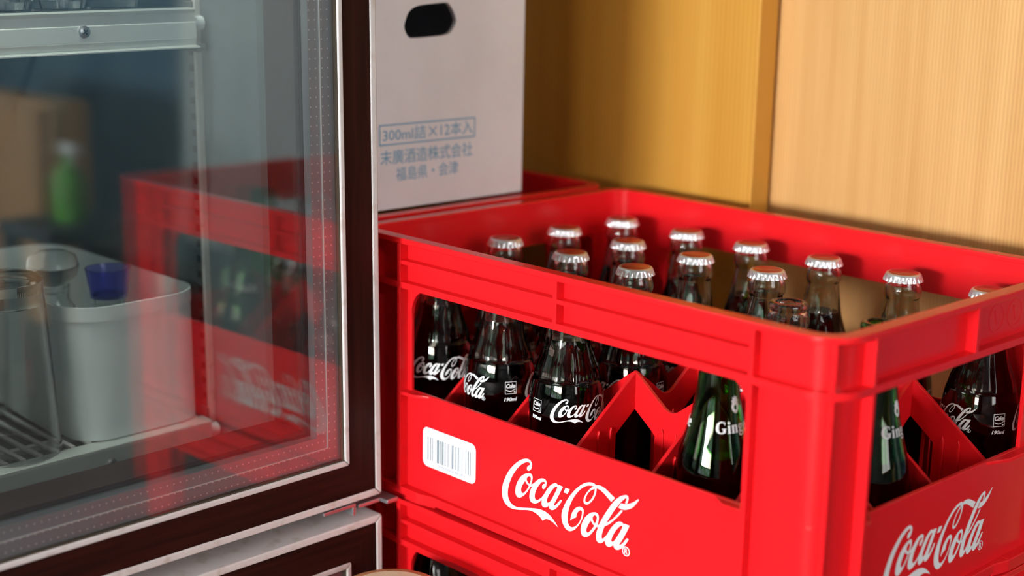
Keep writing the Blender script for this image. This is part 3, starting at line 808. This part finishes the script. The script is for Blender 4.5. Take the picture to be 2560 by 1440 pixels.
for y0, y1 in ((0.002, BW / 2 - 0.0006), (BW / 2 + 0.0006, BW - 0.002)):
    box_obj('top_flap', (-BD + 0.002, -0.001, y0, y1, BH, BH + 0.004), CARD, bx)
fn = lambda a, b: (0.0003, a, b)
ink = merge2d([fill2d([rect2d(0.0562, 0.1634, 0.0540, 0.0715), rect2d(0.0574, 0.1622, 0.0552, 0.0703)]),
               fit2d(text2d('300ml詰', 0.01), 0.0602, 0.1068, 0.0572, 0.0684), *[([(0.1148 + c * a - d * b, 0.0626 + d * a + c * b) for a, b in rect2d(-0.0056, 0.0056, -0.0005, 0.0005)], [(0, 1, 2, 3)]) for c, d in ((0.73, 0.68), (0.73, -0.68))], fit2d(text2d('12本入', 0.01), 0.1235, 0.1606, 0.0572, 0.0690)])
mesh_obj('printed_text', flat_bm(ink, fn), BLUE_INK, bx)
mesh_obj('printed_text', flat_bm(fit2d(text2d('末廣酒造株式会社', 0.01, bold=0.0), 0.0578, 0.1605, 0.0378, 0.0500), fn), BLUE_INK, bx)
mesh_obj('printed_text', flat_bm(fit2d(text2d('福島県・会津', 0.01, bold=0.0), 0.0745, 0.1440, 0.0232, 0.0348), fn), BLUE_INK, bx)
tag(bx, 'grey cardboard box with a handle hole and blue Japanese print, standing on a red crate', 'box')

# ------------------------------------------------------------------ glass-door display fridge
fr = empty('display_fridge')
fr.matrix_world = Matrix(((0.999848, -0.017362, -0.001403, 0.070912), (0.017345, 0.999787, -0.011143, -0.022646), (0.001597, 0.011117, 0.999937, -0.200328), (0, 0, 0, 1)))
FW, FH = 0.66, 0.74           # door width and height
Z_BOT = FLOOR_Z + 0.2003 + 0.012
def rect_ring(bm, o, i, x0, x1):
    """mitred rectangular frame; o and i are (y0, y1, z0, z1)"""
    P = lambda q: [(q[0], q[2]), (q[1], q[2]), (q[1], q[3]), (q[0], q[3])]
    for k in range(4):
        a, b, c, d = P(o)[k], P(o)[(k + 1) % 4], P(i)[(k + 1) % 4], P(i)[k]
        hexa(bm, [(x0, *a), (x0, *b), (x0, *c), (x0, *d), (x1, *a), (x1, *b), (x1, *c), (x1, *d)])
def inset(q, w): return (q[0] + w, q[1] - w, q[2] + w, q[3] - w)
def frame_obj(name, o, w, x0, x1, mat, parent, bevel=0.0):
    bm = bmesh.new(); rect_ring(bm, o, inset(o, w), x0, x1)
    return mesh_obj(name, bm, mat, parent, bevel=bevel)
def dotted_mat():
    m_, nt, p_ = new_mat('dotted_aluminium')
    p_.inputs['Metallic'].default_value = 0.75; p_.inputs['Roughness'].default_value = 0.35
    tc = nt.nodes.new('ShaderNodeTexCoord'); sx = nt.nodes.new('ShaderNodeSeparateXYZ'); nt.links.new(tc.outputs['Object'], sx.inputs[0])
    def cellm(sock, pitch, off=0.0):
        a = nt.nodes.new('ShaderNodeMath'); a.operation = 'ADD'; a.inputs[1].default_value = off + 10 * pitch; nt.links.new(sock, a.inputs[0])
        b = nt.nodes.new('ShaderNodeMath'); b.operation = 'WRAP'; b.inputs[1].default_value = pitch / 2; b.inputs[2].default_value = -pitch / 2
        nt.links.new(a.outputs[0], b.inputs[0])
        c = nt.nodes.new('ShaderNodeMath'); c.operation = 'POWER'; c.inputs[1].default_value = 2; nt.links.new(b.outputs[0], c.inputs[0])
        return c.outputs[0]
    s = nt.nodes.new('ShaderNodeMath'); s.operation = 'ADD'
    nt.links.new(cellm(sx.outputs[1], 0.0052), s.inputs[0]); nt.links.new(cellm(sx.outputs[2], 0.0068), s.inputs[1])
    lt = nt.nodes.new('ShaderNodeMath'); lt.operation = 'LESS_THAN'; lt.inputs[1].default_value = 0.00062 ** 2; nt.links.new(s.outputs[0], lt.inputs[0])
    mx = nt.nodes.new('ShaderNodeMix'); mx.data_type = 'RGBA'
    mx.inputs[6].default_value = (0.42, 0.43, 0.47, 1); mx.inputs[7].default_value = (0.85, 0.85, 0.9, 1)
    nt.links.new(lt.outputs[0], mx.inputs[0]); nt.links.new(mx.outputs[2], p_.inputs['Base Color'])
    bp = nt.nodes.new('ShaderNodeBump'); bp.inputs['Distance'].default_value = 0.0006; bp.inputs['Strength'].default_value = 0.6
    nt.links.new(lt.outputs[0], bp.inputs['Height']); nt.links.new(bp.outputs['Normal'], p_.inputs['Normal'])
    return m_
DOTTED = dotted_mat()

def make_door(name, y0, y1, z0, z1):
    d = empty(name); d.parent = fr
    q = (y0, y1, z0, z1)
    frame_obj('edge_trim', q, 0.0062, -0.041, 0.0006, CREAM, d, bevel=0.0015)
    q1 = inset(q, 0.0062)
    bm = bmesh.new(); o, i = q1, inset(q1, 0.0252)
    P = lambda q_: [(q_[0], q_[2]), (q_[1], q_[2]), (q_[1], q_[3]), (q_[0], q_[3])]
    for k in range(4):
        bm = bmesh.new()
        a, b, c, e = P(o)[k], P(o)[(k + 1) % 4], P(i)[(k + 1) % 4], P(i)[k]
        hexa(bm, [(-0.040, *a), (-0.040, *b), (-0.040, *c), (-0.040, *e), (0, *a), (0, *b), (0, *c), (0, *e)])
        mesh_obj('rail' if k % 2 == 0 else 'stile', bm, DARKWOOD_H if k % 2 == 0 else DARKWOOD, d)
    q2 = inset(q1, 0.0252)
    frame_obj('inner_trim', q2, 0.0046, -0.040, 0.0012, CREAM, d, bevel=0.0013)
    q3 = inset(q2, 0.0046)
    frame_obj('seal', q3, 0.0009, -0.036, -0.0002, GRIME, d)
    q4 = inset(q3, 0.0007)
    box_obj('glass_pane', (-0.0036, -0.0006, q4[0], q4[1], q4[2], q4[3]), PANE, d)
    box_obj('glass_pane', (-0.0156, -0.0126, q4[0], q4[1], q4[2], q4[3]), PANE, d)
    q5 = inset(q4, 0.0004)
    frame_obj('spacer', q5, 0.0110, -0.0124, -0.0040, DOTTED, d)
    frame_obj('spacer_lip', inset(q5, 0.0112), 0.0100, -0.0124, -0.0046, DOTTED, d)
    frame_obj('spacer_edge', inset(q5, 0.0109), 0.0006, -0.0124, -0.0038, ALU, d)
    frame_obj('gasket', inset(q5, 0.0205), 0.0045, -0.052, -0.0162, GASKET, d)
    return d
door_u = make_door('door', -FW, 0.0, 0.0, FH)
door_l = make_door('lower_door', -FW, 0.0, Z_BOT, -0.0165)
# hinge hardware between the doors
bm = bmesh.new()
box(bm, -0.030, -0.002, -0.055, -0.024, -0.0050, -0.0020); box(bm, -0.030, -0.0022, -0.027, -0.024, -0.0120, -0.0050)
mesh_obj('hinge_plate', bm, ZINC, fr, bevel=0.0006)
bm = bmesh.new()
box(bm, -0.034, -0.004, -0.020, 0.0020, -0.0085, -0.0050); box(bm, -0.034, 0.004, 0.0020, 0.0140, -0.0085, -0.0050)
mesh_obj('hinge_arm', bm, ZINC, fr, bevel=0.0010)
# cabinet
SW = -0.038                   # inner face of the right side wall
box_obj('outer_side', (-0.62, -0.0545, -0.012, -0.002, Z_BOT, FH + 0.02), DARKWOOD, fr)
box_obj('outer_side', (-0.62, -0.0545, -FW, -FW + 0.010, Z_BOT, FH + 0.02), DARKWOOD, fr)
box_obj('side_liner', (-0.60, -0.094, SW, -0.0125, 0.0, FH), LINER, fr)
box_obj('side_liner', (-0.0935, -0.0540, SW - 0.0010, -0.0125, 0.0, FH), LINER2, fr)
box_obj('side_liner', (-0.60, -0.0540, -FW + 0.0105, -FW + 0.040, 0.0, FH), LINER, fr)
box_obj('back_liner', (-0.62, -0.601, -FW + 0.0105, -0.0125, Z_BOT, FH), LINER, fr)
box_obj('floor_liner', (-0.60, -0.0540, -FW + 0.0405, SW - 0.0015, -0.030, 0.0065), LINER2, fr)
box_obj('middle_rail', (-0.0540, -0.0420, -FW + 0.012, -0.004, -0.030, 0.012), LINER, fr)
box_obj('top_panel', (-0.62, -0.0540, -FW + 0.0105, -0.0125, FH + 0.001, FH + 0.02), LINER2, fr)
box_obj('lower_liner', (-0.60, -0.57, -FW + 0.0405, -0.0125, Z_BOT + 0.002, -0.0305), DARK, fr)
# slotted shelf standard on the side wall
ps = box_obj('shelf_standard', (-0.1870, -0.1745, SW - 0.0030, SW - 0.0002, 0.012, FH - 0.01), LINER2, fr)
box_obj('standard_flange', (-0.1742, -0.1700, SW - 0.0050, SW - 0.0002, 0.012, FH - 0.01), CREAM, ps)
slot = None
for k in range(50):
    z = 0.045 + 0.0130 * k
    if slot is None:
        slot = box_obj('slot', (-0.1835, -0.1780, SW - 0.0034, SW - 0.0028, 0, 0.0055), DARK, ps); slot.location = (0, 0, z)
    else:
        s2 = slot.copy(); link(s2); s2.parent = ps; s2.location = (0, 0, z)
# shelf rails
def shelf(name, prof, z0, screw_y, screw_z, plate=False):
    s = empty(name); s.parent = fr
    bm = bmesh.new()
    prism(bm, prof, lambda a, b, d: (a, d, b), -FW + 0.045, SW - 0.0135)
    mesh_obj('front_rail', bm, ALU, s, bevel=0.0006)
    bm = bmesh.new()
    for k in range(4):
        x = -0.20 - 0.1 * k
        box(bm, x - 0.003, x + 0.003, -FW + 0.045, SW - 0.0135, z0 - 0.006, z0 - 0.0014)
    mesh_obj('cross_bar', bm, ALU, s)
    if plate:
        box_obj('shelf_plate', (-0.585, -0.1665, -FW + 0.045, SW - 0.0135, z0 - 0.0010, z0 + 0.0008), SHELF_GLASS, s)
    w0 = None
    n = 0 if plate else 40
    for k in range(n):
        y = SW - 0.020 - k * (FW - 0.105) / n
        if w0 is None:
            bm = bmesh.new(); box(bm, -0.585, -0.1700, -0.0020, 0.0020, z0 - 0.0012, z0 + 0.0008)
            w0 = mesh_obj('wire', bm, CREAM, s); w0.location = (0, y, 0)
        else:
            w = w0.copy(); link(w); w.parent = s; w.location = (0, y, 0)
    xf = max(p_[0] for p_ in prof)
    bm = bmesh.new(); lathe(bm, [(0.0, 0.0012), (0.0035, 0.0011), (0.0046, 0.0004), (0.0048, -0.002)], 20, None, caps=True)
    sc = mesh_obj('screw', bm, ZINC, s, smooth=40)
    sc.rotation_euler = (0, math.pi / 2, 0); sc.location = (-0.1548, screw_y, screw_z)
    bm = bmesh.new(); box(bm, -0.0022, 0.0022, -0.0005, 0.0005, 0.0010, 0.0015); box(bm, -0.0005, 0.0005, -0.0022, 0.0022, 0.0010, 0.0015)
    cr = mesh_obj('cross_slot', bm, DARK, sc); cr.rotation_euler = (0, 0, 0.6)
    bm = bmesh.new(); box(bm, -0.184, -0.158, SW - 0.0130, SW - 0.0032, z0 - 0.034, z0 - 0.028); box(bm, -0.184, -0.172, SW - 0.0070, SW - 0.0032, z0 - 0.030, z0 + 0.004)
    mesh_obj('clip', bm, LINER2, s, bevel=0.001)
    bm = bmesh.new(); lathe(bm, [(0.0055, -0.004), (0.0055, 0.0055)], 16)
    e = mesh_obj('bumper', bm, TUB, s, smooth=40); e.rotation_euler = (math.pi / 2, 0, 0); e.location = (-0.163, SW - 0.0082, z0 - 0.012)
    return s
zt = 0.3692
shelf('shelf', [(-0.166, zt), (-0.158, zt), (-0.1550, zt - 0.0008), (-0.1570, zt - 0.0035), (-0.1566, zt - 0.0105), (-0.1560, zt - 0.0110), (-0.1548, zt - 0.0225), (-0.1560, zt - 0.0232), (-0.1565, zt - 0.0282), (-0.1505, zt - 0.0292), (-0.1505, zt - 0.0305), (-0.166, zt - 0.0305)], zt, -0.1475, 0.3545, plate=True)
zb = 0.0352
shelf('lower_shelf', [(-0.170, zb), (-0.160, zb), (-0.1545, zb - 0.0012), (-0.1545, zb - 0.0040), (-0.1560, zb - 0.0045), (-0.1552, zb - 0.0185), (-0.1530, zb - 0.0195), (-0.170, zb - 0.0195)], zb, -0.1450, 0.0195)
FILL_TUBE = emit('fluorescent', (0.93, 1.0, 0.88), FRIDGE_FILL)  # glow of the unseen tube added to light the shelves and tub
bm = bmesh.new(); lathe(bm, [(0.0, 0.0), (0.008, 0.0), (0.008, 0.52), (0.0, 0.52)], 20, None, caps=False)
tube = mesh_obj('fill_tube', bm, FILL_TUBE, fr, smooth=40); tube.rotation_euler = (math.pi / 2, 0, 0); tube.location = (-0.105, -0.07, FH - 0.045)
tag(fr, 'dark wood framed display fridge with a glass door and cream edging', 'fridge')

def in_fridge(o, loc, rz=0.0):
    o.matrix_world = fr.matrix_world @ Matrix.Translation(loc) @ Matrix.Rotation(rz, 4, 'Z')
# white tub on the lower shelf
tb = empty('plastic_tub')
TX0, TX1, TY0, TY1 = -0.415, -0.160, -0.166, -0.049
def tub_loop(g, z, r_): return [(x, y, z) for x, y in round_rect(TX0 - g - TX1, 0 + g, TY0 - g, TY1 + g * 0.2, r_, 8)]
bm = bmesh.new()
loft_closed(bm, [tub_loop(-0.006, 0.004, 0.026), tub_loop(-0.006, 0.0, 0.024), tub_loop(-0.004, 0.0, 0.026), tub_loop(0.0, 0.097, 0.034), tub_loop(0.0015, 0.0975, 0.035), tub_loop(0.0018, 0.1085, 0.036), tub_loop(-0.0012, 0.1085, 0.033), tub_loop(-0.0025, 0.098, 0.032), tub_loop(-0.0065, 0.004, 0.025)], close=False)
vs0 = bm.verts[:]; n_ = len(tub_loop(0, 0, 0.02))
bm.verts.ensure_lookup_table()
bm.faces.new([bm.verts[i] for i in range(n_, 2 * n_)]); bm.faces.new([bm.verts[i] for i in range(len(vs0) - n_, len(vs0))])
mesh_obj('tub_body', bm, TUB, tb, smooth=45)
in_fridge(tb, (TX1, 0, zb + 0.0011))
tag(tb, 'white plastic tub with rounded corners on the lower fridge shelf', 'tub')
# things standing in the tub
def vessel(name, prof, loc, mat, label, cat, n=40, group=None, part='glass'):
    o = empty(name)
    bm = bmesh.new(); lathe(bm, prof, n, None, caps=False)
    mesh_obj(part, bm, mat, o, smooth=50)
    in_fridge(o, loc)
    tag(o, label, cat, group)
    return o
v = vessel('glass_carafe', [(0, 0), (0.026, 0), (0.028, 0.004), (0.028, 0.058), (0.016, 0.080), (0.012, 0.088), (0.013, 0.098), (0.011, 0.098), (0.010, 0.088), (0.014, 0.078), (0.025, 0.057), (0.025, 0.005), (0, 0.004)],
           (-0.272, -0.124, zb + 0.0062), CLEAR, 'clear glass carafe with a round stopper in the white tub', 'carafe')
bm = bmesh.new(); lathe(bm, [(0.0, 0.090), (0.008, 0.092), (0.0085, 0.0985), (0.014, 0.101), (0.0195, 0.107), (0.0215, 0.115), (0.019, 0.123), (0.012, 0.127), (0.0, 0.128)], 32, None, caps=False)
mesh_obj('stopper', bm, CLEAR, v, smooth=60)
v = vessel('capped_bottle', [(0, 0), (0.024, 0), (0.026, 0.004), (0.026, 0.048), (0.018, 0.068), (0.0125, 0.074), (0.0125, 0.090), (0.0105, 0.090), (0.0105, 0.074), (0.016, 0.066), (0.024, 0.046), (0.024, 0.004), (0, 0.003)],
           (-0.236, -0.0940, zb + 0.0062), CLEAR, 'clear bottle with a translucent blue cup-shaped cap in the white tub', 'bottle')
bm = bmesh.new(); lathe(bm, [(0.0, 0.0905), (0.0150, 0.0905), (0.0186, 0.1150), (0.0172, 0.1150), (0.0140, 0.0930), (0.0, 0.0930)], 32, None, caps=False)
mesh_obj('cap', bm, BLUECAP, v, smooth=40)
# upturned ribbed glass at the left
def tumbler_prof(h, r0, r1, base, t=0.0022):
    return [(0, h), (r1 - 0.004, h), (r1, h - 0.003), (r1, h - base), (r1 + 0.0008, h - base - 0.004), (r0, 0.0), (r0 - t, 0.0), (r1 - t, h - base - 0.006), (0, h - base - 0.004)]
vessel('beer_glass', tumbler_prof(0.137, 0.0385, 0.0320, 0.015), (-0.1950, -0.2080, zb + 0.0011), CLEAR, 'large upturned beer glass at the left, standing in front of the white tub', 'glass', 48)
k = 0
for x, y in ((-0.196, -0.100), (-0.196, -0.145), (-0.196, -0.190), (-0.196, -0.235), (-0.25, -0.122), (-0.25, -0.167), (-0.25, -0.212)):
    k += 1
    vessel('tumbler', [(0, 0), (0.0195, 0), (0.0205, 0.003), (0.0235, 0.085), (0.022, 0.085), (0.0188, 0.006), (0, 0.006)], (x, y, zt + 0.0011), CLEAR,
           ['', 'tumbler on the upper fridge shelf, front row, nearest the door edge', 'tumbler on the upper fridge shelf, front row, second from the door edge', 'tumbler on the upper fridge shelf, front row, third from the door edge',
            'tumbler on the upper fridge shelf, front row, farthest from the door edge', 'tumbler on the upper fridge shelf, rear row, nearest the door edge', 'tumbler on the upper fridge shelf, rear row, middle one', 'tumbler on the upper fridge shelf, rear row, farthest from the door edge'][k], 'glass', 32, 'tumblers on the upper fridge shelf')

# ------------------------------------------------------------------ turned wooden post at the lower edge
pz = -0.235
po = empty('wooden_post', (0.1535, -0.0805, FLOOR_Z))
hh = pz - FLOOR_Z
bm = bmesh.new(); lathe(bm, [(0.0, 0.0), (0.028, 0.0), (0.029, 0.01), (0.026, 0.05), (0.026, hh - 0.06), (0.032, hh - 0.035), (0.0388, hh - 0.018), (0.0400, hh - 0.006), (0.0382, hh - 0.0012), (0.0355, hh), (0.0312, hh - 0.0004), (0.0, hh - 0.0004)], 64, None, caps=False)
mesh_obj('post_body', bm, STOOLWOOD, po, smooth=50)
bm = bmesh.new(); lathe(bm, [(0.0307, hh - 0.0003), (0.0304, hh + 0.0006), (0.0, hh + 0.0010)], 48, None, caps=False)
mesh_obj('pale_top', bm, ENDGRAIN, po, smooth=60)
tag(po, 'round turned wooden post with a pale top, cut off by the bottom edge', 'post')

# ------------------------------------------------------------------ unseen objects added only for the fridge door to mirror

wc = empty('reflection_cabinet', (1.08, 0.70, -0.30))  # made-up cabinet, a grey reflector for the fridge glass
box_obj('carcass', (0, 0.34, 0.02, 0.249, 0, 1.4), GREYBOARD, wc, bevel=0.002)
for k in (0, 1):
    box_obj('cabinet_door', (0.003 + 0.168 * k, 0.167 + 0.168 * k, 0.0, 0.019, 0.004, 1.396), GREYBOARD, wc, bevel=0.002)
tag(wc, 'made-up pale grey cabinet beyond the right edge, added to be mirrored in the fridge door', 'cabinet')
cb = empty('reflection_cupboard', (1.45, 0.45, FLOOR_Z))  # made-up shallow front that gives the glass its brown reflection
box_obj('carcass', (0, 0.7, 0.02, 0.09, 0, 0.38), TAN, cb, bevel=0.002)
for k in (0, 1):
    dd = box_obj('cupboard_door', (0.01 + 0.345 * k, 0.345 + 0.345 * k, 0.0, 0.019, 0.03, 0.37), TAN, cb, bevel=0.002)
    bm = bmesh.new(); lathe(bm, [(0.0, -0.02), (0.012, -0.018), (0.010, -0.006), (0.006, 0.0)], 16, None, caps=False)
    kn = mesh_obj('knob', bm, STOOLWOOD, dd, smooth=50); kn.rotation_euler = (math.pi / 2 * -1, 0, 0); kn.location = (0.31 if k == 0 else 0.38, -0.001, 0.24)
tag(cb, 'made-up shallow tan cupboard, added for the brown mirror image at the left of the fridge glass', 'cupboard')
# made-up bottle and stand between them, added for the green reflection
DARKSTAND = plain('dark_stand', (0.03, 0.04, 0.05), 0.6)
st = empty('reflection_stand', (1.275, 0.40, FLOOR_Z))
box_obj('stand_top', (-0.08, 0.08, -0.08, 0.08, 0.20, 0.22), DARKSTAND, st, bevel=0.002)
for sx in (-1, 1):
    for sy in (-1, 1):
        box_obj('leg', (sx * 0.065 - 0.012, sx * 0.065 + 0.012, sy * 0.065 - 0.012, sy * 0.065 + 0.012, 0, 0.20), DARKSTAND, st)
tag(st, 'small dark stand added beyond the right edge to carry the made-up green spray bottle', 'stand')
sb = empty('reflection_bottle', (1.275, 0.40, FLOOR_Z + 0.2201))
bm = bmesh.new(); lathe(bm, [(0.0, 0.0), (0.040, 0.0), (0.043, 0.006), (0.043, 0.10), (0.032, 0.125), (0.014, 0.15), (0.014, 0.17), (0.0, 0.17)], 32, None, caps=False)
sb.scale = (0.6, 0.6, 0.6)
mesh_obj('body', bm, plain('green_plastic', (0.11, 0.34, 0.06), 0.4), sb, smooth=50)
bm = bmesh.new(); box(bm, -0.045, 0.025, -0.012, 0.012, 0.1705, 0.20); box(bm, -0.05, -0.04, -0.008, 0.008, 0.175, 0.195); box(bm, -0.022, -0.016, -0.006, 0.006, 0.135, 0.1705)
mesh_obj('spray_head', bm, TUB, sb, bevel=0.002)
tag(sb, 'made-up green spray bottle with a white head, added for the green blur in the fridge glass', 'bottle')
